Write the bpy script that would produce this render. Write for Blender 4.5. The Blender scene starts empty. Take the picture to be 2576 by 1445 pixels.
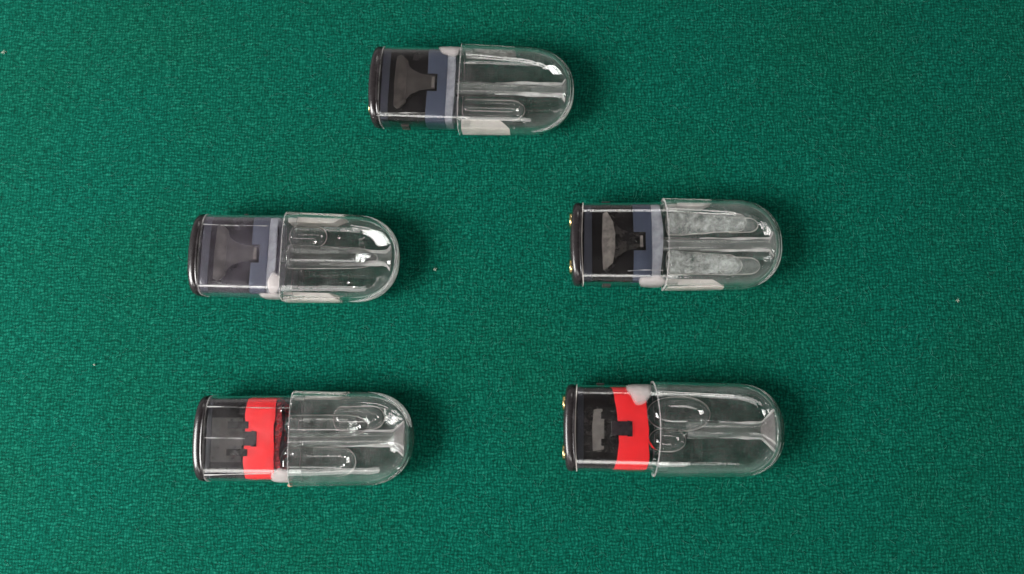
import bpy, bmesh, math, random
from mathutils import Vector, Matrix
random.seed(7)
sc = bpy.context.scene
PX = 1e-4            # metres per picture unit at the pods' mid height
H = 0.215            # camera distance

# ------------------------------------------------------------------ camera
cam_d = bpy.data.cameras.new('camera')
cam = bpy.data.objects.new('camera', cam_d)
sc.collection.objects.link(cam)
ZP = 0.006
FW = Vector((-0.040, 0.145, -1)).normalized()
C0 = Vector((0, 0, ZP)) - FW * H
cam.location = C0
RIGHT = FW.cross(Vector((0, 1, 0))).normalized()
UP = RIGHT.cross(FW).normalized()
cam.matrix_world = Matrix((
    (RIGHT.x, UP.x, -FW.x, C0.x),
    (RIGHT.y, UP.y, -FW.y, C0.y),
    (RIGHT.z, UP.z, -FW.z, C0.z),
    (0, 0, 0, 1)))
cam_d.sensor_fit = 'HORIZONTAL'
cam_d.sensor_width = 36
cam_d.lens = 36 * (H / PX) / 2576
cam_d.clip_start = 0.01
cam_d.clip_end = 20
cam_d.dof.use_dof = True
cam_d.dof.focus_distance = H
cam_d.dof.aperture_fstop = 11
sc.camera = cam

# ------------------------------------------------------------------ light
world = bpy.data.worlds.new('World')
sc.world = world
world.use_nodes = True
nt = world.node_tree
bg = nt.nodes['Background']
bg.inputs[1].default_value = 1.05
# dim unseen room: bright horizon shaped to lighten the clear edges, darker overhead
_t = nt.nodes.new('ShaderNodeTexCoord')
_s = nt.nodes.new('ShaderNodeSeparateXYZ')
nt.links.new(_t.outputs['Generated'], _s.inputs[0])
_r = nt.nodes.new('ShaderNodeValToRGB')
_e = _r.color_ramp.elements
for _i, (_p, _v) in enumerate(((0.0, 0.50), (0.30, 0.42), (0.55, 0.14), (0.80, 0.03))):
    if _i > 1:
        _e.new(_p)
    _e[_i].position = _p
    _e[_i].color = (_v, _v * 0.97, _v * 0.95, 1)
nt.links.new(_s.outputs[2], _r.inputs[0])
_n = nt.nodes.new('ShaderNodeTexNoise')
_n.inputs['Scale'].default_value = 2.2
_n.inputs['Detail'].default_value = 2
nt.links.new(_t.outputs['Generated'], _n.inputs['Vector'])
_c = nt.nodes.new('ShaderNodeMapRange')
_c.inputs[1].default_value, _c.inputs[2].default_value = 0.36, 0.64
_c.inputs[3].default_value, _c.inputs[4].default_value = 0.45, 1.55
nt.links.new(_n.outputs[0], _c.inputs[0])
_m = nt.nodes.new('ShaderNodeVectorMath')
_m.operation = 'SCALE'
nt.links.new(_r.outputs[0], _m.inputs[0])
nt.links.new(_c.outputs[0], _m.inputs['Scale'])
nt.links.new(_m.outputs[0], bg.inputs[0])


def area(name, loc, target, sx, sy, power, col=(1, 0.97, 0.93)):
    d = bpy.data.lights.new(name, 'AREA')
    d.shape = 'RECTANGLE'
    d.size, d.size_y = sx, sy
    d.energy = power
    d.color = col
    o = bpy.data.objects.new(name, d)
    o.location = loc
    v = Vector(target) - Vector(loc)
    o.rotation_euler = v.to_track_quat('-Z', 'Y').to_euler()
    sc.collection.objects.link(o)
    return o


area('room_lamp', (-0.56, -0.18, 0.46), (0.0, 0, 0), 0.36, 0.34, 10.5, (1.0, 0.98, 0.96))
area('ceiling_tube', (0.25, 0.95, 1.05), (0, 0, 0), 0.70, 0.08, 2.0)
area('ceiling_tube_near', (-0.15, -0.75, 0.95), (0, 0, 0), 0.90, 0.26, 4.6)

sc.view_settings.view_transform = 'Standard'
sc.view_settings.look = 'None'
sc.view_settings.exposure = 0.24
sc.view_settings.gamma = 1.0
sc.render.engine = 'CYCLES'
cy = sc.cycles
cy.max_bounces = 24
cy.transmission_bounces = 24
cy.transparent_max_bounces = 16
cy.glossy_bounces = 8
cy.diffuse_bounces = 4
cy.caustics_refractive = True
cy.caustics_reflective = True
cy.blur_glossy = 1.0
cy.sample_clamp_indirect = 50
cy.use_denoising = True


# ------------------------------------------------------------------ node helpers
def mat(name):
    m = bpy.data.materials.new(name)
    m.use_nodes = True
    n = m.node_tree.nodes
    for x in list(n):
        n.remove(x)
    return m, n, m.node_tree.links


def setin(node, **kw):
    for k, v in kw.items():
        k = k.replace('_', ' ')
        node.inputs[k].default_value = v


def obj_coord(n, l, scale, noise_scale, detail=4, rough=0.6, sc3=None):
    t = n.new('ShaderNodeTexCoord')
    mp = n.new('ShaderNodeMapping')
    mp.inputs['Scale'].default_value = sc3 or (scale, scale, scale)
    l.new(t.outputs['Object'], mp.inputs['Vector'])
    q = n.new('ShaderNodeTexNoise')
    q.inputs['Scale'].default_value = noise_scale
    q.inputs['Detail'].default_value = detail
    q.inputs['Roughness'].default_value = rough
    l.new(mp.outputs[0], q.inputs['Vector'])
    return q


def ramp(n, l, src, stops):
    r = n.new('ShaderNodeValToRGB')
    e = r.color_ramp.elements
    while len(e) < len(stops):
        e.new(0.5)
    for i, (p, c) in enumerate(stops):
        e[i].position = p
        e[i].color = c if len(c) == 4 else (*c, 1)
    l.new(src, r.inputs[0])
    return r


def plastic(name, col, rough=0.3, col2=None, nscale=300, bump=0.0, spec=0.5, coat=0.0):
    m, n, l = mat(name)
    p = n.new('ShaderNodeBsdfPrincipled')
    out = n.new('ShaderNodeOutputMaterial')
    l.new(p.outputs[0], out.inputs[0])
    p.inputs['Roughness'].default_value = rough
    p.inputs['Specular IOR Level'].default_value = spec
    p.inputs['Coat Weight'].default_value = coat
    q = obj_coord(n, l, 1, nscale, 5)
    r = ramp(n, l, q.outputs[0], [(0.35, col), (0.68, col2 or tuple(c * 1.35 for c in col))])
    l.new(r.outputs[0], p.inputs['Base Color'])
    rr = ramp(n, l, q.outputs[0], [(0.3, (rough * 0.8,) * 3), (0.7, (min(1, rough * 1.35),) * 3)])
    l.new(rr.outputs[0], p.inputs['Roughness'])
    if bump:
        b = n.new('ShaderNodeBump')
        b.inputs['Strength'].default_value = bump
        b.inputs['Distance'].default_value = 0.0001
        l.new(q.outputs[0], b.inputs['Height'])
        l.new(b.outputs[0], p.inputs['Normal'])
    return m


def clear(name, ior=1.47, tint=(0.993, 0.997, 0.995), haze=(0.02, 0.08), haze_col=(0.78, 0.78, 0.76), nscale=260,
          rough=0.0, bump=0.0, stretch=(1, 1, 1)):
    """clear plastic whose faint uneven haze paints in scuffs and the reflected ceiling"""
    m, n, l = mat(name)
    g = n.new('ShaderNodeBsdfGlass')
    g.inputs['Color'].default_value = (*tint, 1)
    g.inputs['IOR'].default_value = ior
    g.inputs['Roughness'].default_value = rough
    d = n.new('ShaderNodeBsdfDiffuse')
    d.inputs['Color'].default_value = (*haze_col, 1)
    mx = n.new('ShaderNodeMixShader')
    q = obj_coord(n, l, 1, nscale, 5, 0.65, stretch)
    r = ramp(n, l, q.outputs[0], [(0.38, (haze[0],) * 3), (0.72, (haze[1],) * 3)])
    l.new(r.outputs[0], mx.inputs[0])
    l.new(g.outputs[0], mx.inputs[1])
    l.new(d.outputs[0], mx.inputs[2])
    out = n.new('ShaderNodeOutputMaterial')
    l.new(mx.outputs[0], out.inputs[0])
    if bump:
        q2 = obj_coord(n, l, 1, nscale * 0.5, 2, 0.5, stretch)
        b = n.new('ShaderNodeBump')
        b.inputs['Strength'].default_value = bump
        b.inputs['Distance'].default_value = 0.0003
        l.new(q2.outputs[0], b.inputs['Height'])
        l.new(b.outputs[0], g.inputs['Normal'])
    return m


def frost(name, op=(0.35, 0.8), col=(0.72, 0.70, 0.68), nscale=500, gloss=0.35):
    """cloudy translucent plastic / gel: see-through in places"""
    m, n, l = mat(name)
    p = n.new('ShaderNodeBsdfPrincipled')
    p.inputs['Base Color'].default_value = (*col, 1)
    p.inputs['Roughness'].default_value = gloss
    p.inputs['Specular IOR Level'].default_value = 0.4
    tl = n.new('ShaderNodeBsdfTranslucent')
    tl.inputs[0].default_value = (*col, 1)
    m1 = n.new('ShaderNodeMixShader')
    m1.inputs[0].default_value = 0.35
    l.new(p.outputs[0], m1.inputs[1])
    l.new(tl.outputs[0], m1.inputs[2])
    tr = n.new('ShaderNodeBsdfTransparent')
    mx = n.new('ShaderNodeMixShader')
    q = obj_coord(n, l, 1, nscale, 5, 0.6)
    r = ramp(n, l, q.outputs[0], [(0.36, (op[0],) * 3), (0.66, (op[1],) * 3)])
    l.new(r.outputs[0], mx.inputs[0])
    l.new(tr.outputs[0], mx.inputs[1])
    l.new(m1.outputs[0], mx.inputs[2])
    b = n.new('ShaderNodeBump')
    b.inputs['Strength'].default_value = 0.4
    b.inputs['Distance'].default_value = 0.0002
    l.new(q.outputs[0], b.inputs['Height'])
    l.new(b.outputs[0], p.inputs['Normal'])
    out = n.new('ShaderNodeOutputMaterial')
    l.new(mx.outputs[0], out.inputs[0])
    return m


def cloth_material():
    m, n, l = mat('green_baize')

    def math_(op, a, b=None, c=None):
        x = n.new('ShaderNodeMath')
        x.operation = op
        for i, v in enumerate((a, b, c)):
            if v is None:
                continue
            if isinstance(v, (int, float)):
                x.inputs[i].default_value = v
            else:
                l.new(v, x.inputs[i])
        return x.outputs[0]

    t = n.new('ShaderNodeTexCoord')
    # uneven hand of the cloth: bend the thread grid a little
    w = n.new('ShaderNodeTexNoise')
    w.inputs['Scale'].default_value = 420
    w.inputs['Detail'].default_value = 3
    l.new(t.outputs['Object'], w.inputs['Vector'])
    w2 = n.new('ShaderNodeTexNoise')
    w2.inputs['Scale'].default_value = 45
    l.new(t.outputs['Object'], w2.inputs['Vector'])

    def off(src, amp):
        s = n.new('ShaderNodeVectorMath')
        s.operation = 'SUBTRACT'
        l.new(src, s.inputs[0])
        s.inputs[1].default_value = (0.5, 0.5, 0.5)
        k = n.new('ShaderNodeVectorMath')
        k.operation = 'SCALE'
        l.new(s.outputs[0], k.inputs[0])
        k.inputs['Scale'].default_value = amp
        return k.outputs[0]

    def add(a, b):
        s = n.new('ShaderNodeVectorMath')
        l.new(a, s.inputs[0])
        l.new(b, s.inputs[1])
        return s.outputs[0]
    co = add(add(t.outputs['Object'], off(w.outputs['Color'], 0.0018)), off(w2.outputs['Color'], 0.004))
    sx = n.new('ShaderNodeSeparateXYZ')
    l.new(co, sx.inputs[0])
    pitch = 0.00084
    ax = math_('MULTIPLY', sx.outputs[0], 1 / pitch)
    ay = math_('MULTIPLY', sx.outputs[1], 1 / pitch)
    fx = math_('ABSOLUTE', math_('SINE', math_('MULTIPLY', ax, math.pi)))
    fy = math_('ABSOLUTE', math_('SINE', math_('MULTIPLY', ay, math.pi)))
    par = math_('MODULO', math_('ABSOLUTE', math_('ADD', math_('FLOOR', ax), math_('FLOOR', ay))), 2.0)
    ov = math_('MULTIPLY', par, math_('MULTIPLY', fx, math_('POWER', fy, 0.25)))
    un = math_('MULTIPLY', math_('SUBTRACT', 1.0, par), math_('MULTIPLY', fy, math_('POWER', fx, 0.25)))
    cell = n.new('ShaderNodeCombineXYZ')
    l.new(math_('FLOOR', ax), cell.inputs[0])
    l.new(math_('FLOOR', ay), cell.inputs[1])
    wn = n.new('ShaderNodeTexWhiteNoise')
    wn.noise_dimensions = '2D'
    l.new(cell.outputs[0], wn.inputs['Vector'])
    weave = math_('MULTIPLY', math_('ADD', ov, un), math_('ADD', 0.72, math_('MULTIPLY', wn.outputs['Value'], 0.36)))
    # fuzz
    f = n.new('ShaderNodeTexNoise')
    f.inputs['Scale'].default_value = 1500
    f.inputs['Detail'].default_value = 4
    f.inputs['Roughness'].default_value = 0.75
    l.new(t.outputs['Object'], f.inputs['Vector'])
    f2 = n.new('ShaderNodeTexNoise')
    f2.inputs['Scale'].default_value = 230
    f2.inputs['Detail'].default_value = 4
    f2.inputs['Roughness'].default_value = 0.65
    l.new(t.outputs['Object'], f2.inputs['Vector'])
    def streak(sx_, sy_, det=3):
        mp = n.new('ShaderNodeMapping')
        mp.inputs['Scale'].default_value = (sx_, sy_, 1)
        l.new(add(t.outputs['Object'], off(w.outputs['Color'], 0.0006)), mp.inputs['Vector'])
        q = n.new('ShaderNodeTexNoise')
        q.inputs['Scale'].default_value = 1
        q.inputs['Detail'].default_value = det
        q.inputs['Roughness'].default_value = 0.55
        l.new(mp.outputs[0], q.inputs['Vector'])
        return q.outputs[0]
    # the nap lies along the threads: more and more lengthwise towards the brushed left side
    sp0 = n.new('ShaderNodeSeparateXYZ')
    l.new(t.outputs['Object'], sp0.inputs[0])
    brushed = n.new('ShaderNodeMapRange')
    l.new(sp0.outputs[0], brushed.inputs[0])
    brushed.inputs[1].default_value, brushed.inputs[2].default_value = -0.13, 0.0
    brushed.inputs[3].default_value, brushed.inputs[4].default_value = 0.05, 0.0
    nap = math_('MAXIMUM', math_('ADD', streak(620, 1700), brushed.outputs[0]), math_('SUBTRACT', streak(1700, 680), brushed.outputs[0]))
    nap = math_('MULTIPLY', math_('SUBTRACT', nap, 0.28), 1.75)
    hgt = math_('ADD', math_('ADD', math_('MULTIPLY', weave, 0.29), math_('MULTIPLY', f.outputs[0], 0.30)),
                math_('ADD', math_('MULTIPLY', nap, 0.60), math_('MULTIPLY', f2.outputs[0], 0.15)))
    cr = ramp(n, l, hgt, [(0.46, (0.0002, 0.030, 0.019)), (0.70, (0.0005, 0.070, 0.0465)),
                                  (1.0, (0.010, 0.158, 0.108))])
    # slow change of hue: worn, slightly browner patches
    big = n.new('ShaderNodeTexNoise')
    big.inputs['Scale'].default_value = 24
    big.inputs['Detail'].default_value = 3
    l.new(t.outputs['Object'], big.inputs['Vector'])
    br = ramp(n, l, big.outputs[0], [(0.40, (0, 0, 0)), (0.70, (0.5, 0.5, 0.5))])
    mx = n.new('ShaderNodeMix')
    mx.data_type = 'RGBA'
    mx.blend_type = 'MIX'
    l.new(br.outputs[0], mx.inputs[0])
    l.new(cr.outputs[0], mx.inputs[6])
    hs = n.new('ShaderNodeMix')
    hs.data_type = 'RGBA'
    hs.blend_type = 'MULTIPLY'
    hs.inputs[0].default_value = 1
    l.new(cr.outputs[0], hs.inputs[6])
    hs.inputs[7].default_value = (1.9, 0.92, 0.78, 1)
    l.new(hs.outputs[2], mx.inputs[7])
    p = n.new('ShaderNodeBsdfPrincipled')
    l.new(mx.outputs[2], p.inputs['Base Color'])
    p.inputs['Roughness'].default_value = 0.95
    p.inputs['Specular IOR Level'].default_value = 0.05
    p.inputs['Sheen Weight'].default_value = 0.01
    p.inputs['Sheen Roughness'].default_value = 0.5
    b = n.new('ShaderNodeBump')
    b.inputs['Strength'].default_value = 0.7
    b.inputs['Distance'].default_value = 0.00018
    l.new(hgt, b.inputs['Height'])
    l.new(b.outputs[0], p.inputs['Normal'])
    out = n.new('ShaderNodeOutputMaterial')
    l.new(p.outputs[0], out.inputs[0])
    return m


M = {}
M['cloth'] = cloth_material()
M['shell'] = clear('clear_shell_plastic', 1.47, haze=(0.006, 0.032), bump=0.22)
M['shell_milky'] = clear('milky_shell_plastic', 1.47, haze=(0.01, 0.055), bump=0.30)
M['sleeve'] = clear('clear_sleeve_plastic', 1.47, haze=(0.001, 0.008), haze_col=(0.60, 0.56, 0.60))
M['sleeve_hazy'] = clear('hazy_sheen_sleeve_plastic', 1.47, haze=(0.015, 0.055), haze_col=(0.54, 0.48, 0.60))  # purplish haze paints a broad soft reflection into the sleeve
M['sleeve_mid'] = clear('slightly_hazy_sleeve_plastic', 1.47, haze=(0.004, 0.030), haze_col=(0.52, 0.48, 0.54))
M['tube'] = clear('air_tube_plastic', 1.49, haze=(0.03, 0.12), bump=0.25, stretch=(0.25, 1, 1))
M['bubble'] = clear('liquid_film', 1.36, haze=(0.0, 0.03), nscale=400)
M['black'] = plastic('black_plastic', (0.003, 0.002, 0.002), 0.22, (0.007, 0.005, 0.005))
M['rim'] = plastic('glossy_black_rim', (0.012, 0.010, 0.011), 0.22, (0.02, 0.017, 0.018))
M['slate'] = plastic('slate_silicone', (0.034, 0.044, 0.078), 0.45, (0.048, 0.060, 0.100), 200, 0.15)
M['slate_dark'] = plastic('dark_slate_silicone', (0.020, 0.022, 0.036), 0.4, (0.030, 0.032, 0.050), 200, 0.1)
M['red'] = plastic('red_silicone', (0.84, 0.003, 0.008), 0.5, (0.93, 0.006, 0.012), 420, 0.3)
M['red_film'] = frost('red_film', (0.35, 0.75), (0.60, 0.02, 0.03), 600)
M['smoke'] = plastic('smoky_grey_plastic', (0.028, 0.023, 0.021), 0.34, (0.052, 0.043, 0.040), 500, 0.5)
M['pale'] = plastic('pale_wick', (0.075, 0.066, 0.060), 0.5, (0.20, 0.175, 0.16), 700, 0.5)
M['white'] = frost('cloudy_white_plastic', (0.45, 0.8), (0.62, 0.63, 0.70), 260)
M['glue'] = frost('dried_gel', (0.50, 0.78), (0.60, 0.56, 0.55), 110, 0.2)
_g = M['glue'].node_tree
_mx = [x for x in _g.nodes if x.type == 'MIX_SHADER' and x.inputs[1].links[0].from_node.type == 'BSDF_TRANSPARENT'][0]
_at = _g.nodes.new('ShaderNodeAttribute')
_at.attribute_name = 'thick'
_ml = _g.nodes.new('ShaderNodeMath')
_ml.operation = 'MULTIPLY'
_g.links.new(_mx.inputs[0].links[0].from_socket, _ml.inputs[0])
_g.links.new(_at.outputs['Fac'], _ml.inputs[1])
_g.links.new(_ml.outputs[0], _mx.inputs[0])
M['strip'] = frost('pale_side_gleam', (0.85, 1.0), (0.95, 0.90, 0.85), 350)
M['strip_thin'] = frost('faint_side_gleam', (0.20, 0.65), (0.72, 0.69, 0.66), 350)
M['strip_mid'] = frost('soft_side_gleam', (0.55, 0.9), (0.92, 0.88, 0.84), 350)
M['lobe'] = frost('frosted_gel', (0.02, 0.58), (0.86, 0.89, 0.87), 480, 0.12)
M['lobe_thin'] = frost('thin_frosted_gel', (0.02, 0.20), (0.78, 0.82, 0.80), 600, 0.15)
M['funnel'] = frost('cloudy_mouth_funnel', (0.40, 0.70), (0.72, 0.63, 0.64), 300, 0.25)
M['meniscus_glint'] = frost('meniscus_gleam', (0.55, 1.0), (0.85, 0.84, 0.80), 260, 0.1)
M['gleam'] = frost('painted_tube_gleam', (0.55, 1.0), (0.95, 0.94, 0.93), 200, 0.1)
M['bead'] = frost('painted_edge_gleam', (0.55, 1.0), (0.94, 0.93, 0.92), 180, 0.15)
M['bead_faint'] = frost('faint_painted_gleam', (0.15, 0.65), (0.88, 0.88, 0.86), 180, 0.15)
M['lint'] = plastic('pale_lint', (0.22, 0.28, 0.22), 0.9, (0.45, 0.46, 0.38), 3000)
mb, n_, l_ = mat('brass')
p_ = n_.new('ShaderNodeBsdfPrincipled')
o_ = n_.new('ShaderNodeOutputMaterial')
l_.new(p_.outputs[0], o_.inputs[0])
q_ = obj_coord(n_, l_, 1, 900, 3)
r_ = ramp(n_, l_, q_.outputs[0], [(0.35, (0.70, 0.50, 0.20)), (0.7, (0.88, 0.70, 0.36))])
l_.new(r_.outputs[0], p_.inputs['Base Color'])
p_.inputs['Metallic'].default_value = 1
p_.inputs['Roughness'].default_value = 0.25
M['brass'] = mb

# ------------------------------------------------------------------ the cloth
bm = bmesh.new()
N = 60
S = 1.6
vs = [[bm.verts.new(((i / N - 0.5) * S, (j / N - 0.5) * S, 0)) for i in range(N + 1)] for j in range(N + 1)]
for j in range(N):
    for i in range(N):
        bm.faces.new((vs[j][i], vs[j][i + 1], vs[j + 1][i + 1], vs[j + 1][i]))
me = bpy.data.meshes.new('green_cloth')
bm.to_mesh(me)
bm.free()
me.materials.append(M['cloth'])
cloth = bpy.data.objects.new('green_cloth', me)
sc.collection.objects.link(cloth)
cloth['kind'] = 'structure'
cloth['label'] = 'green woven baize cloth under the pods'

# ------------------------------------------------------------------ mesh helpers
U = PX   # pod lengths are written in picture units
ZC = 61  # height of the pod's axis above the cloth


def link(name, bm, m, parent, smooth=True, sharp=40):
    me = bpy.data.meshes.new(name)
    bmesh.ops.recalc_face_normals(bm, faces=bm.faces) if name not in NO_RECALC else None
    for v in bm.verts:
        v.co *= U
    bm.to_mesh(me)
    bm.free()
    me.materials.append(m)
    if smooth:
        me.polygons.foreach_set('use_smooth', [True] * len(me.polygons))
        me.set_sharp_from_angle(angle=math.radians(sharp))
    o = bpy.data.objects.new(name, me)
    sc.collection.objects.link(o)
    o.parent = parent
    return o


NO_RECALC = {'mouthpiece_shell', 'body_sleeve', 'air_tube', 'air_bubble'}


def sp(c, e):
    return math.copysign(abs(c) ** e, c)


def ring(bm, u, hw, ht, e=2.6, cv=0, cz=ZC, N=72, du=None):
    out = []
    for k in range(N):
        t = 2 * math.pi * k / N
        v = hw * sp(math.cos(t), 2 / e)
        z = ht * sp(math.sin(t), 2 / e)
        uu = u + (du(v / max(hw, 1e-6), z / max(ht, 1e-6)) if du else 0)
        out.append(bm.verts.new((uu, cv + v, cz + z)))
    return out


def bridge(bm, a, b, flip=False):
    n = len(a)
    for k in range(n):
        q = (a[k], a[(k + 1) % n], b[(k + 1) % n], b[k])
        bm.faces.new(q if not flip else q[::-1])


def cap(bm, r, u, cv, cz, flip=False):
    c = bm.verts.new((u, cv, cz))
    n = len(r)
    for k in range(n):
        q = (r[k], r[(k + 1) % n], c)
        bm.faces.new(q if not flip else q[::-1])


def loft(bm, st, closed=(True, True), flip=False, N=72):
    """st: list of (u, hw, ht, e, cv, cz)"""
    rs = [ring(bm, s[0], s[1], s[2], s[3], s[4], s[5], N, s[6] if len(s) > 6 else None) for s in st]
    for a, b in zip(rs, rs[1:]):
        bridge(bm, a, b, flip)
    if closed[0]:
        cap(bm, rs[0], st[0][0], st[0][4], st[0][5], not flip)
    if closed[1]:
        cap(bm, rs[-1], st[-1][0], st[-1][4], st[-1][5], flip)
    return rs


def wall_loft(bm, so, si, tip=True):
    """outer stations so, inner stations si, both start at the open mouth; with tip they end closed"""
    ro = loft(bm, so, (False, tip), flip=False)
    ri = loft(bm, si, (False, tip), flip=True)
    bridge(bm, ro[0], ri[0], flip=True)
    if not tip:
        bridge(bm, ro[-1], ri[-1], flip=False)
    bmesh.ops.recalc_face_normals(bm, faces=bm.faces)


def prism(bm, pts, z0, z1, bevel=0.0):
    a = [bm.verts.new((u, v, z0)) for u, v in pts]
    b = [bm.verts.new((u, v, z1)) for u, v in pts]
    n = len(pts)
    bm.faces.new(a[::-1])
    top = bm.faces.new(b)
    for k in range(n):
        bm.faces.new((a[k], a[(k + 1) % n], b[(k + 1) % n], b[k]))
    if bevel:
        bmesh.ops.bevel(bm, geom=list(top.edges), offset=bevel, segments=2, affect='EDGES', profile=0.6)


def lerp(a, b, t):
    return a + (b - a) * t


# ------------------------------------------------------------------ the pod
def shell_stations(L, step, hw0, ht0, wall, inner):
    """plan outline of the mouthpiece: straight sides, then a dome"""
    dome = L - 118
    st = []
    end = L - (12 if inner else 0)
    hw0 -= wall
    ht0 -= wall * 0.8
    for k in range(9):
        u = lerp(step, dome, k / 8)
        t = k / 8
        st.append((u, hw0 - 2.5 * t, ht0 - 3.5 * t * t, 3.8 - 0.7 * t, 0, ZC))
    e = 2.25
    for k in range(1, 25):
        a = k / 24.0 * math.pi / 2
        s = math.sin(a) ** 0.85
        if k == 24:
            s = 0.99985
        u = lerp(dome, end, s)
        w = (hw0 - 2.5) * (1 - s ** e) ** (1 / e)
        z = (ht0 - 3.5) * (1 - 0.30 * s) * (1 - s ** 3.4) ** (1 / 2.4)
        st.append((u, max(w, 0.8), max(z, 0.6), 3.1 - 0.6 * s, 0, ZC))
    return st


def patch(bm, ulim, tlim, hw, ht, e, thick, nu=16, nt=24, wob=0.12, seed=0, h_in=0.0):
    """lens of gel lying on a superelliptic sleeve: angles tlim, lengths ulim, ragged outline"""
    lay = bm.verts.layers.float.new('thick')
    rnd = random.Random(seed)
    ph = [rnd.uniform(0, 6.28) for _ in range(6)]
    uc, tc = sum(ulim) / 2, sum(tlim) / 2
    ru, rt = (ulim[1] - ulim[0]) / 2, (tlim[1] - tlim[0]) / 2
    rings = []

    def pt(uu, tt, h):
        c, s = math.cos(tt), math.sin(tt)
        return bm.verts.new((uu, (hw + h) * sp(c, 2 / e), ZC + (ht + h) * sp(s, 2 / e)))
    NA = 40
    rad = []
    for k in range(NA):
        a = 2 * math.pi * k / NA
        rad.append(1 + wob * math.sin(2 * a + ph[0]) + wob * math.sin(3 * a + ph[1]) + wob * 0.6 * math.sin(5 * a + ph[2]))

    def xy(a, r, k):
        x = sp(math.cos(a), 0.75) * r * rad[k]
        y = sp(math.sin(a), 0.75) * r * rad[k]
        return uc + ru * max(-1.15, min(1.0, x)), tc + rt * y
    top = []
    for j in range(1, 7):
        r = j / 6
        h = thick * 0.55 * (1 - r ** 5) + 0.3
        top.append([pt(*xy(2 * math.pi * k / NA, r, k), h) for k in range(NA)])
    bot = [[pt(*xy(2 * math.pi * k / NA, j / 6, k), h_in) for k in range(NA)] for j in range(1, 7)]
    c1 = pt(uc, tc, thick)
    c0 = pt(uc, tc, h_in)
    for rr, c in ((top, c1), (bot, c0)):
        for k in range(NA):
            bm.faces.new((rr[0][k], rr[0][(k + 1) % NA], c))
        for a, b in zip(rr, rr[1:]):
            bridge(bm, a, b)
    bridge(bm, top[-1], bot[-1])
    for rr in (top, bot):
        for j, row in enumerate(rr):
            for v in row:
                v[lay] = 1 - ((j + 1) / 6) ** 7 * 0.8
    c0[lay] = c1[lay] = 1


def band(bm, ul, ur, hw, ht, e, hin, N=96, nu=6, lip=0.8):
    """sleeve-like band round the core; ul(v, z), ur(v, z) give its two edges"""
    rows = []
    for j in range(nu + 1):
        row = []
        for k in range(N):
            t = 2 * math.pi * k / N
            c, s = sp(math.cos(t), 2 / e), sp(math.sin(t), 2 / e)
            u = lerp(ul(c, s), ur(c, s), j / nu)
            d = -lip if j in (0, nu) else 0
            row.append(bm.verts.new((u, (hw + d) * c, ZC + (ht + d) * s)))
        rows.append(row)
    first, last = rows[0], rows[-1]
    for a, b in zip(rows, rows[1:]):
        bridge(bm, a, b)
    ends = []
    for row in (first, last):
        inr = []
        for v in row:
            x, y, z = v.co
            inr.append(bm.verts.new((x, y * (hw - hin) / hw, ZC + (z - ZC) * (ht - hin) / ht)))
        bridge(bm, row, inr)
        ends.append(inr)
    bridge(bm, ends[0], ends[1])


def bubble(parent, stations, m=None, wall=1.1, name='air_bubble', N=40, ring_r=1.3):
    """hollow rounded pocket; stations (u, v, half width, half height)"""
    bm = bmesh.new()
    so = [(u, hw, hh, 2.2, v, ZC + dz) for (u, v, hw, hh, dz) in stations]
    n = len(so)
    si = []
    for i, s in enumerate(so):
        du = wall if i == 0 else (-wall if i == n - 1 else 0)
        si.append((s[0] + du, max(s[1] - wall, 0.2), max(s[2] - wall, 0.2), 2.2, s[4], s[5]))
    loft(bm, so, (True, True), False, N)
    loft(bm, si, (True, True), True, N)
    o = link(name, bm, m or M['bubble'], parent)
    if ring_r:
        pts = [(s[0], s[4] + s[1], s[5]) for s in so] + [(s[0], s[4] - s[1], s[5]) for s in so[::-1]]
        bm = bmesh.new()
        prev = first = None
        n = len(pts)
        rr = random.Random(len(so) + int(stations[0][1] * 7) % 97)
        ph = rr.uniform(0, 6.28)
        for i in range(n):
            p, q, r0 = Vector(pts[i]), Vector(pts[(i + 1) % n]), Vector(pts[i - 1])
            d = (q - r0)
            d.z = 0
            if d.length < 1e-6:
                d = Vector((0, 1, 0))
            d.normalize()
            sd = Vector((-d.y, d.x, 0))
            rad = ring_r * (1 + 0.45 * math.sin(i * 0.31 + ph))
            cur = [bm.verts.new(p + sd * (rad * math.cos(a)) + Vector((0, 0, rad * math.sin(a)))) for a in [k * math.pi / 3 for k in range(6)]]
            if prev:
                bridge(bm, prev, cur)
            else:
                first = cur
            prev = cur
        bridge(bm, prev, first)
        link('meniscus_glint', bm, M['meniscus_glint'], o)  # pale ring painting the grazing reflection along the bubble's rim
    return o


def pill(u0, u1, v, hw, hh, dz=0, r0=None, r1=None, n=9, slope=0.0, taper=0.0, wob=0.0, seed=1):
    """rounded pocket stations from u0 to u1"""
    rnd = random.Random(seed)
    r0 = hw if r0 is None else r0
    r1 = hw if r1 is None else r1
    st = []
    us = []
    for k in range(n + 1):
        a = k / n * math.pi / 2
        us.append(u0 + r0 * (1 - math.cos(a)))
    for k in range(1, 6):
        us.append(lerp(u0 + r0, u1 - r1, k / 6))
    for k in range(n + 1):
        a = k / n * math.pi / 2
        us.append(u1 - r1 * (1 - math.sin(a)))
    for u in us:
        if u < u0 + r0:
            s = 1 - (u - u0) / r0
        elif u > u1 - r1:
            s = 1 - (u1 - u) / r1
        else:
            s = 0
        s = min(max(s, 0), 0.9995)
        f = math.sqrt(1 - s * s)
        tt = (u - u0) / (u1 - u0)
        k = (1 - taper * tt) * (1 + wob * rnd.uniform(-1, 1) * (1 - s))
        st.append((u, v + slope * (u - u0), hw * f * k, hh * f * k, dz))
    return st


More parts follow.
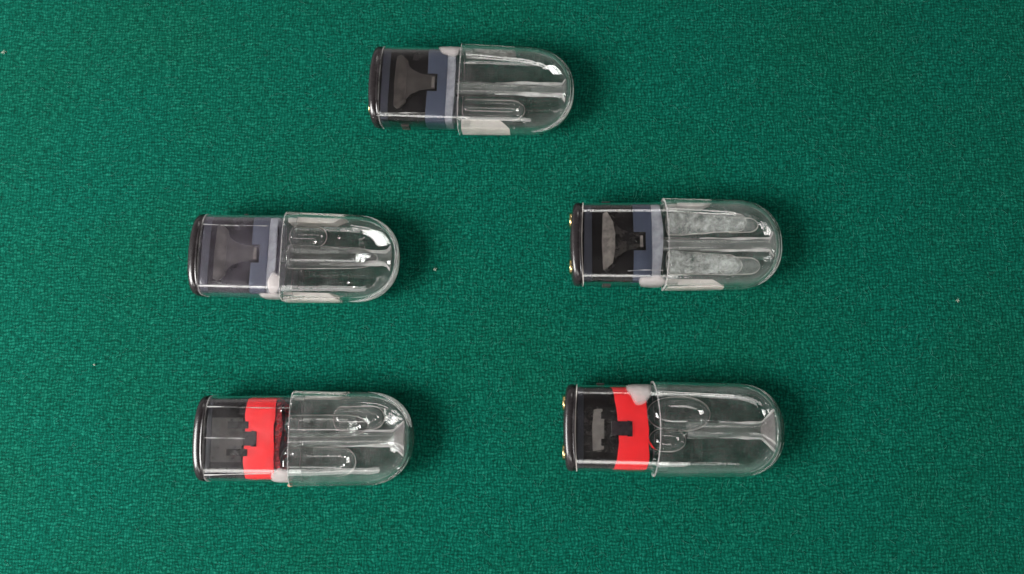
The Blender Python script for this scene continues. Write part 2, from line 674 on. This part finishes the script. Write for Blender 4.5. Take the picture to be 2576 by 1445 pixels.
def droplets(parent, spots, m):
    bm = bmesh.new()
    for (u, v, z, r) in spots:
        mt = Matrix.Translation((u, v, z)) @ Matrix.Diagonal((1.3, 1, 0.8, 1))
        bmesh.ops.create_icosphere(bm, subdivisions=2, radius=r, matrix=mt)
    o = link('droplets', bm, m, parent)
    o['kind'] = 'stuff'
    return o


def plane_pt(x, y, z=ZP):
    """place on the table seen at picture position x, y (used once, to set each pod down)"""
    d = (FW * H + RIGHT * ((x - 1288) * PX) + UP * ((722.5 - y) * PX))
    t = (z - C0.z) / d.z
    return C0 + d * t


def make_pod(left, right, P, label, group, scale=1.0):
    a, b = plane_pt(*left), plane_pt(*right)
    root = bpy.data.objects.new('vape_pod', None)
    sc.collection.objects.link(root)
    root.empty_display_size = 0.01
    root.location = (a.x, a.y, 0)
    root.rotation_euler = (0, 0, math.atan2(b.y - a.y, b.x - a.x))
    k = (b - a).length / (P['L'] * U)
    print('POD', label[:20], 'scale', round(k, 4))
    root['label'] = label
    root['category'] = 'vape pod'
    root['group'] = group
    L, step = P['L'], P['step']
    red = P.get('red', False)
    chw, cht, ce = 97, 44, 5.0          # core block
    # --- mouthpiece shell
    bm = bmesh.new()
    wt = P.get('wall', 7.5)
    rim_sl = P.get('step_curve', 0)
    so = shell_stations(L, step, P['hw'], 60, 0, False)
    si = shell_stations(L, step, P['hw'], 60, wt, True)
    so = [(*s, (lambda v, z: rim_sl * (1 - v * v))) if i == 0 else s for i, s in enumerate(so)]
    si = [(*s, (lambda v, z: rim_sl * (1 - v * v))) if i == 0 else s for i, s in enumerate(si)]
    wall_loft(bm, so, si)
    shell = link('mouthpiece_shell', bm, M[P.get('shell', 'shell')], root, sharp=50)
    for (t_a, t_b, wd0, key) in P.get('edges', []):
        # pale tube painting the shell wall's bright refraction ring: walks the plan outline, 0 = upper shoulder, 0.5 = tip, 1 = lower shoulder
        pts = [(u_, w_) for (u_, w_, h_, *_r) in shell_stations(L, step, P['hw'], 60, 0, False)][6:]
        pts = [(u_, w_) for u_, w_ in pts]
        path = [(u_, w_) for u_, w_ in pts if w_ > 2] + [(u_, -w_) for u_, w_ in pts[::-1] if w_ > 2]
        cum = [0]
        for p0, p1 in zip(path, path[1:]):
            cum.append(cum[-1] + math.dist(p0, p1))
        bm = bmesh.new()
        prev = None
        n = 40
        for kk in range(n + 1):
            t = kk / n
            d = lerp(t_a, t_b, t) * cum[-1]
            i = max(j for j in range(len(cum)) if cum[j] <= d + 1e-9)
            i = min(i, len(path) - 2)
            f_ = (d - cum[i]) / max(1e-6, cum[i + 1] - cum[i])
            p0, p1 = Vector(path[i]), Vector(path[i + 1])
            p = p0.lerp(p1, f_)
            dr = (p1 - p0).normalized()
            sd = Vector((-dr.y, dr.x))
            p = p - sd * (wt * 0.85)
            wd = wd0 * (math.sin(math.pi * min(1, max(0, t))) ** 0.5 + 0.08)
            cur = [bm.verts.new((p.x + sd.x * wd * math.cos(a_), p.y + sd.y * wd * math.cos(a_), ZC + 5 + wd * 1.6 * math.sin(a_))) for a_ in [q * math.pi / 4 for q in range(8)]]
            if prev:
                bridge(bm, prev, cur)
            else:
                bm.faces.new(cur)
            prev = cur
        bm.faces.new(prev)
        link('edge_gleam', bm, M[key], shell)
    # rolled lip at the mouthpiece's open end
    bm = bmesh.new()
    band(bm, lambda c, s: step - P.get('liplen', 1.8) + rim_sl * (1 - c * c), lambda c, s: step - 0.4 + rim_sl * (1 - c * c), P['hw'] + P.get('lipout', 0.2), 60 + P.get('lipout', 0.2), 3.8, 5)
    link('shell_lip', bm, M['lip'], root)
    # --- body sleeve (clear, narrower)
    bm = bmesh.new()
    shw, sht = 103.5, 50
    us = [27, 29, 60, 120, 180, step + 8, step + 30]
    wo = [shw, shw, shw, shw + 0.5, shw + 1, shw + 1.5, shw + 1.5]
    so = [(u, w, sht + (w - shw), 4.2, 0, ZC) for u, w in zip(us, wo)]
    si = [(u, w - 3.4, sht + (w - shw) - 3.2, 4.2, 0, ZC) for u, w in zip(us, wo)]
    wall_loft(bm, so, si, tip=False)
    sleeve = link('body_sleeve', bm, M[P.get('sleeve', 'sleeve')], root)
    # sleeve flange against the rim
    bm = bmesh.new()
    band(bm, lambda c, s: 26 + 5 * c * c, lambda c, s: 28.6 + 5 * c * c, 105, 52, 4.0, 8)
    link('sleeve_flange', bm, M[P.get('flange', 'lip')], root)
    # --- base rim
    bm = bmesh.new()
    prof = [(0, 91, 44), (0.6, 96, 49), (3, 101, 53), (7, 104, 55.5), (14, 105.5, 56.5), (19, 105, 56), (20.5, 103.2, 54.8),
            (21.5, 103.2, 54.8), (23, 105, 56), (25.5, 104.5, 55.5), (26, 100, 52)]
    loft(bm, [(u, w, h, 3.2, 0, ZC, (lambda v, z: 7 * v * v)) for u, w, h in prof])
    rim = link('base_rim', bm, M['rim'], root, sharp=60)
    for v in (-59, 59):
        bm = bmesh.new()
        rad = 19
        pr = [(3.5, rad), (-P['pin'] + 1.5, rad), (-P['pin'] + 0.6, rad - 0.6), (-P['pin'] - 0.2, rad - 3), (-P['pin'] - 0.4, 4)]
        loft(bm, [(u, r, r * 0.9, 2, v, ZC + 14) for u, r in pr], N=36)
        link('contact_plate', bm, M['brass'], rim)
    # --- core
    bm = bmesh.new()
    loft(bm, [(27.5, chw - 2, cht - 2, ce, 0, ZC), (28.5, chw, cht, ce, 0, ZC), (100, chw, cht, ce, 0, ZC),
              (198, chw, cht, ce, 0, ZC), (200, chw - 3, cht - 3, ce, 0, ZC)])
    core = link('core_block', bm, M['black'], root)
    # narrow dark band beside the rim
    bm = bmesh.new()
    band(bm, lambda c, s: 33, lambda c, s: P.get('b1', 53), chw + 0.9, cht + 0.9, ce, 3)
    link('gasket_band', bm, M['slate_dark' if not red else 'slate_dim'], root)
    # --- silicone seal
    bm = bmesh.new()
    rr = random.Random(P['seed'])
    ph = [rr.uniform(0, 6.28) for _ in range(4)]
    s0, s1 = P['seal']
    if red:
        sl = P.get('slant', (0, 0))
        lf = lambda c, s: s0 + sl[0] * (-c) + P['bow'][0] * (1 - c * c) + 1.2 * math.sin(5 * c + ph[0]) + 0.7 * math.sin(11 * c + ph[1])
        rf = lambda c, s: s1 + sl[1] * (-c) + P['bow'][1] * (1 - c * c) + 2.0 * math.sin(4 * c + ph[2]) + 1.2 * math.sin(9 * c + ph[3])
    else:
        lf = lambda c, s: s0 + 2.5 * (1 - abs(c) ** 3)
        rf = lambda c, s: s1 + 2.0 * (1 - abs(c) ** 3)
    band(bm, lf, rf, chw + 1.8, cht + 1.6, ce, 4, nu=10)
    seal = link('silicone_seal', bm, M['red' if red else 'slate'], root)
    top = ZC + cht
    if not red:
        # cloudy lip of the seal
        bm = bmesh.new()
        w0, w1 = P['lipband']
        band(bm, lambda c, s: w0 + 2.0 * (1 - abs(c) ** 3), lambda c, s: w1 + 2.5 * (1 - abs(c) ** 3) + 2 * math.sin(3 * c + ph[0]) * P.get('lipwob', 0.3),
             chw + 1.0, cht + 0.6, ce, 5)
        link('seal_lip', bm, M['white'], root)
        # black notch behind the neck
        bm = bmesh.new()
        nz = P['neck']
        prism(bm, [(s0 - 6, -23), (nz + 5, -23), (nz + 5, 23), (s0 - 6, 23)], top - 3, top + 2.3, 0.5)
        link('neck_recess', bm, M['black'], root, smooth=False)
        # flared heater cover: bar + shoulders + neck
        b0, b1 = P['bar']
        bm = bmesh.new()
        hv = P.get('barv', 72)
        pts = [(b0 + 2, -hv * 0.55), (b0 + 4, -hv + 6), (b0 + 12, -hv), (b0 + 19, -hv + 3)]
        low = [(b1, -hv + 16), (b1 + 1, -46), (b1 + 6, -38), (b1 + 16, -31), (b1 + 26, -26), (b1 + 36, -21), (nz, -17.5)]
        pts += low
        pts += [(nz, 17.5)] + [(u, -v) for u, v in low[::-1][1:]] + [(b0 + 19, hv - 3), (b0 + 12, hv), (b0 + 4, hv - 6), (b0 + 2, hv * 0.55)]
        prism(bm, pts, top - 2, top + 2.9, 0.8)
        cov = link('heater_cover', bm, M['smoke' if P.get('cover', 1) else 'cover_dark'], root, smooth=False)
        bm = bmesh.new()
        prism(bm, [(nz - 9, -14), (nz - 2, -14), (nz - 2, 14), (nz - 9, 14)], top + 2.0, top + 4.0, 0.6)
        link('neck_window', bm, M[P.get('window', 'smoke_light')], cov, smooth=False)
        bm = bmesh.new()
        hb = P.get('barh', 66)
        wb = random.Random(P['seed'] + 5)
        prism(bm, [(b0 + 3 + wb.uniform(-1, 1), -hb), (b0 + 14, -hb + wb.uniform(-6, 4)), (b1 - 4, -hb + 18), (b1 - 2 + P.get('barx', 0), -20), (b1 - 2 + P.get('barx', 0), 20),
                   (b1 - 4, hb - 22), (b0 + 14, hb + wb.uniform(-6, 4)), (b0 + 4, hb - 4), (b0 + 1, 0)], top + 2.0, top + 3.9, 0.8)
        link('wick_bar', bm, M[P.get('wick', 'smoke_mid')], cov, smooth=False)
    else:
        g0, g1 = P['grey']
        bm = bmesh.new()
        prism(bm, [(g0, -56), (g1, -56), (g1, 50), (g0, 50)], top - 2, top + 1.2, 0.6)
        link('heater_plate', bm, M['smoke_dim' if not P.get('dim') else 'cover_dark'], root, smooth=False)
        bm = bmesh.new()
        nz = P['neck']
        if P.get('dim'):
            prism(bm, [(g0 + 20, -54), (g0 + 46, -50), (g0 + 47, 20), (g0 + 42, 46), (g0 + 22, 44), (g0 + 18, 0)], top - 1, top + 2.4, 0.8)
            link('wick_bar', bm, M['smoke_light'], root, smooth=False)
            bm = bmesh.new()
        prism(bm, [(g0 + 20, -52), (g0 + 44, -52), (g0 + 44, -17), (s0 + 8, -17), (s0 + 8, 17), (g0 + 44, 17), (g0 + 44, 46), (g0 + 20, 46)], top, top + 2.0, 0.6)
        link('heater_cover', bm, M['smoke' if not P.get('dim') else 'cover_dark'], root, smooth=False)
        for v0 in (-42, 24) if not P.get('dim') else (-42, 22):
            bm = bmesh.new()
            prism(bm, [(g0 + 39, v0), (s0 + 7, v0), (s0 + 7, v0 + 17), (g0 + 39, v0 + 17)], top, top + 3.4, 0.5)
            link('slot_tab', bm, M['black'], root, smooth=False)
        bm = bmesh.new()
        prism(bm, [(s0 - 4, -16.5), (nz - 8, -16.5), (nz - 8, -19), (nz + 4, -19), (nz + 4, 17), (nz - 8, 19), (nz - 8, 16.5), (s0 - 4, 16.5)], top, top + 4.0, 0.6)
        nk = link('neck_tab', bm, M['neck_glossy'], root, smooth=False)
    for (v_, u0, u1, key) in P.get('gleam_lines', []):  # pale lines put where the sleeve's bevel edges catch light
        bm = bmesh.new()
        prev = None
        rr = random.Random(int(abs(v_)) + P['seed'])
        ph = rr.uniform(0, 6)
        zt = (sht + 0.2) * (1 - (abs(v_) / (shw + 0.4)) ** 4.2) ** (1 / 4.2)
        for kk in range(25):
            t = kk / 24
            u = lerp(u0, u1, t)
            wd = 1.0 + 0.5 * math.sin(t * 11 + ph)
            vv = v_ * (1 + 0.012 * math.sin(t * 5 + ph)) - 2 * math.copysign(t, v_)
            cur = [bm.verts.new((u, vv + wd * math.cos(a), ZC + zt + wd * 0.6 * math.sin(a))) for a in [q * math.pi / 3 for q in range(6)]]
            if prev:
                bridge(bm, prev, cur)
            else:
                bm.faces.new(cur)
            prev = cur
        bm.faces.new(prev)
        link('sleeve_gleam_line', bm, M[key], sleeve)
    for (u0, u1, sg) in P.get('tabs', []):
        bm = bmesh.new()
        a0, a1 = sorted((sg * (shw - 1), sg * (shw + 4.5)))
        prism(bm, [(u0, a0), (u1, a0), (u1 - 1.5, a1), (u0 + 1.5, a1)] if sg > 0 else [(u0 + 1.5, a0), (u1 - 1.5, a0), (u1, a1), (u0, a1)], ZC - 14, ZC + 14, 1.0)
        link('side_catch', bm, M['smoke_mid'], root, smooth=False)
    # --- air tube with a flared mouth
    bm = bmesh.new()
    r = P.get('tube_r', 18)
    t0 = P.get('tube0', step - 14)
    fl, fr = P['flare']
    end = L - 22
    so = [(t0, r + 2, r + 1), (t0 + 40, r + 1, r), (lerp(t0, fl, 0.4), r - 0.5, r - 1), (lerp(t0, fl, 0.55), r + 1, r), (lerp(t0, fl, 0.75), r - 1.5, r - 2),
          (fl - 12, r - 1, r - 2), (fl - 4, r + 2, r - 1), (fl, r + 1, r - 1), (lerp(fl, end, 0.5), lerp(r, fr, 0.45), r), (end, fr, r + 2)]
    so = [(u, a_, b_, 2.3, P.get('tube_v', 0), ZC) for u, a_, b_ in so]
    si = [(s[0], s[1] - 5.0, s[2] - 5.0, 2.3, s[4], ZC) for s in so]
    wall_loft(bm, so, si, tip=False)
    tube = link('air_tube', bm, M['tube'], root)
    e0 = P.get('edge0', 0.36)
    for sg in (-1, 1):  # pale streaks painting the light refracted along the tube's edges
        bm = bmesh.new()
        prev = None
        rr = random.Random(P['seed'] * 3 + sg)
        ph = rr.uniform(0, 6)
        n = 22
        for kk in range(n + 1):
            t = kk / n
            u = lerp(lerp(t0, end, e0), end - 2, t)
            vr = r - 3.5 + 0.8 * math.sin(t * 9 + ph)
            if u > fl:
                vr += (fr - r) * (u - fl) / (end - fl)
            wd = (1.0 + 2.6 * min(1, t * 2.2)) * P.get('edge', 1.0) * (1 + 0.25 * math.sin(t * 13 + ph))
            cv_ = P.get('tube_v', 0) + sg * vr
            cur = [bm.verts.new((u, cv_ + wd * math.cos(a), ZC + 10 + wd * 0.8 * math.sin(a))) for a in [q * math.pi / 3 for q in range(6)]]
            if prev:
                bridge(bm, prev, cur)
            else:
                bm.faces.new(cur)
            prev = cur
        bm.faces.new(prev)
        link('tube_gleam', bm, M['gleam'], tube)
    if P.get('funnel'):
        bm = bmesh.new()
        loft(bm, [(fl + 3, r - 7, r - 8, 2.3, P.get('tube_v', 0), ZC), (lerp(fl, end, 0.5), lerp(r, fr, 0.45) - 6, r - 8, 2.3, 0, ZC), (end - 2, fr - 5.5, r - 8, 2.3, 0, ZC)], N=36)
        link('mouth_funnel', bm, M['funnel'], tube)
    # --- pale strips painting the reflections of the thick side walls
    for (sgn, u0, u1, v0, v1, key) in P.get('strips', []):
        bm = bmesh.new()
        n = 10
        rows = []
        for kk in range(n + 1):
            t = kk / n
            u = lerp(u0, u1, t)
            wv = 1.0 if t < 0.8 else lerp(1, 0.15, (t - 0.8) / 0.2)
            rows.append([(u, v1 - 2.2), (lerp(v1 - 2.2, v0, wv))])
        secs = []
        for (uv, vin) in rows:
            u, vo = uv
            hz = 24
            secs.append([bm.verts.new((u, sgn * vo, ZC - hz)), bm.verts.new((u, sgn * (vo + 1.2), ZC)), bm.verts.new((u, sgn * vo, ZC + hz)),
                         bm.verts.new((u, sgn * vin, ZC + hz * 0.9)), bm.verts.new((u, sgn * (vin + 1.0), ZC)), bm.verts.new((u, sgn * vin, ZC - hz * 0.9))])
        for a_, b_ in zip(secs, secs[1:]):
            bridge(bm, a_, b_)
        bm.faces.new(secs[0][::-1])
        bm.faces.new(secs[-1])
        link('side_gleam', bm, M[key], root)
    # --- gel / glue
    for i, (u0, u1, t0_, t1_, th) in enumerate(P.get('glue', [])):
        bm = bmesh.new()
        patch(bm, (u0, u1), (math.radians(t0_), math.radians(t1_)), shw + 1.3, sht + 1.3, 4.2, th, seed=P['seed'] + i, wob=0.09)
        link('dried_gel', bm, M['glue'], root)
    return root


# extra materials used by the pod builder
M['lip'] = frost('moulded_lip', (0.20, 0.45), (0.75, 0.73, 0.72), 300, 0.15)
M['lip_bright'] = frost('bright_moulded_lip', (0.65, 0.95), (0.78, 0.72, 0.68), 300, 0.15)  # paler copy: the flange's reflected light put into its colour
M['slate_dim'] = plastic('dim_slate_silicone', (0.012, 0.013, 0.020), 0.35, (0.020, 0.021, 0.030))
M['smoke_light'] = plastic('light_smoky_plastic', (0.11, 0.10, 0.09), 0.4, (0.17, 0.15, 0.14), 700, 0.5)
M['smoke_mid'] = plastic('mid_smoky_plastic', (0.018, 0.015, 0.014), 0.3, (0.070, 0.057, 0.052), 260, 0.5)
M['smoke_dim'] = plastic('dim_smoky_plastic', (0.026, 0.024, 0.024), 0.3, (0.060, 0.055, 0.052), 600, 0.3)
M['cover_dark'] = plastic('dark_cover_plastic', (0.006, 0.005, 0.005), 0.25, (0.030, 0.025, 0.023), 600, 0.4)
M['neck_glossy'] = plastic('glossy_neck_plastic', (0.015, 0.010, 0.012), 0.18, (0.035, 0.026, 0.030), 900, 0.9)

GB = 'vape pods with slate blue seals'
GR = 'vape pods with red seals'

# ---- A : top
A = make_pod((936.6, 221), (1446.5, 234), dict(
    L=528, step=235, hw=115.5, seal=(149, 199), lipband=(199.5, 219), neck=172, bar=(66, 99), seed=3, edge=1.5, edges=[(0.12, 0.55, 2.2, 'bead_faint'), (0.45, 0.88, 3.4, 'bead')], pin=0.3, tube_v=2,
    flare=(497, 34), shell='shell', sleeve='sleeve', wall=8,
    strips=[(1, 242, 372, 94, 112, 'strip_thin'), (-1, 242, 366, 88, 112, 'strip')],
    glue=[(176, 236, -15, 66, 3.2)], gleam_lines=[(-84, 30, 150, 'bead_faint')], tabs=[(84, 106, -1), (86, 104, 1)]),
    'pod with slate seal and white gel on its upper shoulder, the top one', GB)
bubble(A, pill(241, 402, -54, 27, 30, 4, 12, 34, slope=0.0, seed=2))
droplets(A, [(388, -72, 92, 2.6), (392, -80, 92, 3.2), (378, -66, 95, 2.2), (384, -74, 90, 2.4), (404, -90, 84, 3.4), (398, -86, 86, 2.4),
             (376, -104, 80, 2.6), (240, -22, 100, 2), (262, -46, 98, 2)], M['bubble'])

# ---- B : left, middle row
B = make_pod((493, 643), (1013, 655), dict(
    L=528, step=240, hw=114.5, seal=(158, 200), lipband=(200.5, 220), neck=176, bar=(66, 99), seed=9, edge=1.7, edges=[(0.12, 0.5, 3.6, 'bead'), (0.42, 0.92, 5.2, 'bead')], pin=0.2, tube_v=2, tube_r=18,
    flare=(494, 34), shell='shell', sleeve='sleeve_hazy', wall=9.5, window='pale',
    strips=[(1, 242, 386, 88, 111, 'strip'), (-1, 242, 384, 92, 111, 'strip')],
    glue=[(180, 239, 146, 196, 4.5), (206, 239, 100, 150, 2.0)], gleam_lines=[(-84, 31, 238, 'bead'), (72, 33, 200, 'bead_faint')], tabs=[(122, 134, 1)]),
    'pod with a hazy bluish slate base and long bright streaks, left in the middle row', GB)
bubble(B, pill(243, 338, 54, 26, 30, 4, 14, 26, seed=4))
bubble(B, pill(236, 470, 2, 31, 34, 0, 12, 60, taper=0.2, seed=5), name='liquid_film')
droplets(B, [(317, 33, 100, 4.0), (376, 46, 95, 2.6), (405, -66, 92, 3.2), (418, -76, 90, 3.0), (214, 40, 104, 1.6), (218, 4, 104, 2.2), (220, -10, 104, 2.6),
             (395, 66, 92, 3.0), (410, 68, 90, 2.4)], M['bubble'])

# ---- C : right, middle row
C = make_pod((1434, 616), (1964.5, 617), dict(
    L=528, step=233, hw=115, seal=(153, 198), lipband=(199, 223), lipwob=1.6, neck=180, bar=(76, 108), barv=76, seed=18, edges=[(0.2, 0.5, 2.2, 'bead_faint'), (0.42, 0.78, 3.6, 'bead')], pin=2.0, tube_v=-1, cover=0,
    flare=(496, 36), shell='shell_milky', sleeve='sleeve', wall=8, wick='pale', barx=4, barh=72, window='pale', flange='lip_bright',
    step_curve=9, lipout=0.5, liplen=1.9,
    strips=[(1, 238, 352, 94, 111, 'strip_mid'), (-1, 238, 378, 91, 111, 'strip')],
    glue=[(172, 234, 126, 196, 4.0)], gleam_lines=[(-74, 140, 226, 'bead_faint')], tabs=[(78, 102, 1), (80, 102, -1)]),
    'pod with two cloudy frosted lobes beside its tube, right in the middle row', GB)
for st in (pill(240, 440, 52, 30, 30, 6, 10, 20, slope=0.02, taper=0.30, wob=0.05, seed=1), pill(240, 426, -46, 31, 30, 6, 10, 28, slope=-0.04, taper=0.25, wob=0.05, seed=2)):
    bubble(C, st, M['lobe'], 1.5, 'frosted_lobe')
for st in (pill(386, 470, 50, 21, 26, 2, 20, 22, taper=0.2, seed=3), pill(370, 472, -54, 24, 26, 2, 20, 26, taper=0.2, seed=6)):
    bubble(C, st, M['lobe_thin'], 1.5, 'frosted_lobe')
droplets(C, [(382, 88, 90, 2.6), (384, 80, 92, 2.0), (382, -54, 96, 2.4), (398, -84, 88, 2.4), (286, 60, 98, 2.4), (160, 0, 110, 1.8)], M['bubble'])

# ---- D : left, bottom row
D = make_pod((504.5, 1102), (1045, 1103), dict(
    L=534, step=240, hw=116, seal=(129, 198), bow=(-2, 2), neck=153, grey=(46, 121), seed=21, edges=[(0.10, 0.44, 5.6, 'bead'), (0.6, 0.9, 2.4, 'bead_faint')], pin=0.8, tube_v=0, tube_r=21, red=True,
    flare=(484, 46), shell='shell_milky', sleeve='sleeve_mid', wall=9, funnel=True, b1=44, window='smoke',
    strips=[(1, 233, 370, 99, 113, 'strip_mid')],
    glue=[(198, 240, 112, 190, 3.4)], gleam_lines=[(-86, 32, 225, 'bead'), (76, 32, 235, 'bead_faint'), (2, 30, 130, 'bead_faint')]),
    'pod with an even red seal and two long rounded pockets, bottom left', GR)
bubble(D, pill(205, 392, -57, 35, 32, 4, 20, 38, seed=8))
bubble(D, pill(335, 461, 50, 27, 28, 6, 20, 30, seed=9))
bubble(D, pill(214, 420, 30, 26, 28, 4, 20, 60, seed=10), name='liquid_film')
bm = bmesh.new()
band(bm, lambda c, s: 199, lambda c, s: 214 + 3 * math.sin(5 * c), 90, 40, 4.2, 3)
link('seal_skirt', bm, M['red_film'], D)
droplets(D, [(402, 26, 96, 5), (440, 45, 92, 4), (370, -44, 100, 4), (368, -64, 100, 4.5), (226, -36, 100, 2.5), (243, -37, 100, 3), (233, -55, 100, 2.6),
             (204, -34, 102, 2.6), (270, 18, 98, 2.2), (356, -42, 100, 2.4), (330, -40, 98, 2), (466, 72, 86, 2), (420, -76, 86, 2.6), (495, -70, 80, 4),
             (212, 66, 104, 2.6), (398, 22, 97, 2.2), (268, -14, 100, 2.4)], M['bubble'])
bm = bmesh.new()
bmesh.ops.create_icosphere(bm, subdivisions=2, radius=5.5, matrix=Matrix.Translation((238, -112, ZC + 26)) @ Matrix.Diagonal((1.3, 0.8, 0.7, 1)))
M['amber'] = frost('amber_residue', (0.6, 0.9), (0.62, 0.36, 0.24), 600)
link('residue_spot', bm, M['amber'], D)

# ---- E : right, bottom row
E = make_pod((1417, 1075), (1977, 1083), dict(
    L=534, step=218, hw=114.5, seal=(118, 190), bow=(13, 14), slant=(4, 6), neck=160, grey=(50, 126), seed=33, edges=[(0.14, 0.36, 2.8, 'bead'), (0.56, 0.82, 3.4, 'bead')], pin=2.2, tube_v=-1, tube_r=21, red=True, dim=True,
    flare=(478, 56), shell='shell', sleeve='sleeve', wall=5.5, funnel=True, b1=48, tube0=300, flange='lip_bright', step_curve=13, lipout=0.5, liplen=1.9,
    strips=[(-1, 190, 217, 92, 96, 'strip_thin')],
    glue=[(152, 216, -10, 70, 3.6)], tabs=[(80, 100, 1)]),
    'pod with a crooked red seal and two overlapping round bubbles, bottom right', GR)
bubble(E, pill(204, 356, 36, 40, 33, 4, 60, 62, seed=11), wall=1.4, ring_r=1.7)
bubble(E, pill(208, 296, -27, 27, 28, 6, 36, 38, seed=12), wall=1.4, ring_r=1.5)
bm = bmesh.new()
prism(bm, [(196, -10), (201, -10), (206, -30), (217, -46), (222, -50), (210, -44), (201, -30)], ZC + 36, ZC + 38)
link('seal_tail', bm, M['red'], E, smooth=False)
droplets(E, [(202, 30, 102, 2.6), (328, 22, 100, 3.4), (342, 20, 98, 3.6), (286, -14, 100, 3.0), (280, -30, 100, 3.6), (262, 62, 96, 1.8), (392, -88, 80, 2.4),
             (216, -72, 98, 2.4)], M['bubble'])

# ------------------------------------------------------------------ lint on the cloth
LINT = [((9, 131), 6, 'pale lint tuft at the left edge of the cloth'),
        ((236, 919), 4, 'tiny white lint speck left of the red sealed pods'),
        ((1094, 679), 5, 'tiny pale lint speck right of the hazy slate pod'),
        ((2409, 756), 4.5, 'beige lint fleck on the bare cloth far right')]
for i, (pos, size, lab) in enumerate(LINT):
    c = plane_pt(*pos, z=0.0004)
    bm = bmesh.new()
    rr = random.Random(50 + i)
    for f in range(7):
        p = Vector((rr.uniform(-0.4, 0.4), rr.uniform(-0.4, 0.4), rr.uniform(0, 0.4))) * size
        d = Vector((rr.uniform(-1, 1), rr.uniform(-0.6, 0.6), rr.uniform(-0.1, 0.2))).normalized()
        r0 = None
        for s in range(5):
            rw = 0.55 * (1.15 - s / 5) * size / 6 + 0.25
            sd = Vector((-d.y, d.x, 0)).normalized()
            cur = [bm.verts.new(p + sd * rw), bm.verts.new(p + Vector((0, 0, rw))), bm.verts.new(p - sd * rw), bm.verts.new(p - Vector((0, 0, rw)))]
            if r0:
                bridge(bm, r0, cur)
            else:
                bm.faces.new(cur)
            r0 = cur
            p = p + d * size * 0.25
            d = (d + Vector((rr.uniform(-0.5, 0.5), rr.uniform(-0.5, 0.5), 0))).normalized()
        bm.faces.new(r0)
    o = link('lint_speck', bm, M['lint'], None)
    o.location = (c.x, c.y, 0.0003)
    o['label'] = lab
    o['category'] = 'lint'
    o['group'] = 'lint specks on the cloth'

# ------------------------------------------------------------------ loose fibres standing out of the cloth
M['fibre'] = plastic('green_fibre', (0.004, 0.110, 0.078), 0.9, (0.030, 0.210, 0.155), 400)
rr = random.Random(77)
vv, ff = [], []
for i in range(5200):
    x, y = rr.uniform(-0.155, 0.16), rr.uniform(-0.09, 0.10)
    # the brushed left side lies lengthwise, the rest points anywhere
    a = rr.gauss(0, 0.45) if x < -0.05 else rr.uniform(-math.pi, math.pi)
    ln = rr.uniform(6, 22) * PX * (1.6 if rr.random() < 0.06 else 1)
    bend = rr.uniform(-0.5, 0.5)
    z0 = rr.uniform(0.5, 1.5) * PX
    z1 = rr.uniform(0, 3.0) * PX
    rad = rr.uniform(0.28, 0.55) * PX
    base = len(vv)
    for k in range(5):
        t = k / 4
        sx_, sy_ = -math.sin(a), math.cos(a)
        r_ = rad * (1 - 0.6 * t)
        zz = z0 + z1 * math.sin(t * math.pi * 0.8)
        vv += [(x + sx_ * r_, y + sy_ * r_, zz), (x - sx_ * r_, y - sy_ * r_, zz), (x, y, zz + r_ * 1.5)]
        x += math.cos(a) * ln / 4
        y += math.sin(a) * ln / 4
        a += bend
        if k:
            b0_, b1_ = base + 3 * (k - 1), base + 3 * k
            for q in range(3):
                ff.append((b0_ + q, b0_ + (q + 1) % 3, b1_ + (q + 1) % 3, b1_ + q))
me = bpy.data.meshes.new('cloth_fibres')
me.from_pydata(vv, [], ff)
me.materials.append(M['fibre'])
me.polygons.foreach_set('use_smooth', [True] * len(me.polygons))
fz = bpy.data.objects.new('cloth_fibres', me)
sc.collection.objects.link(fz)
fz['kind'] = 'stuff'
fz['label'] = 'short loose green fibres on the baize cloth'
fz['category'] = 'fibres'
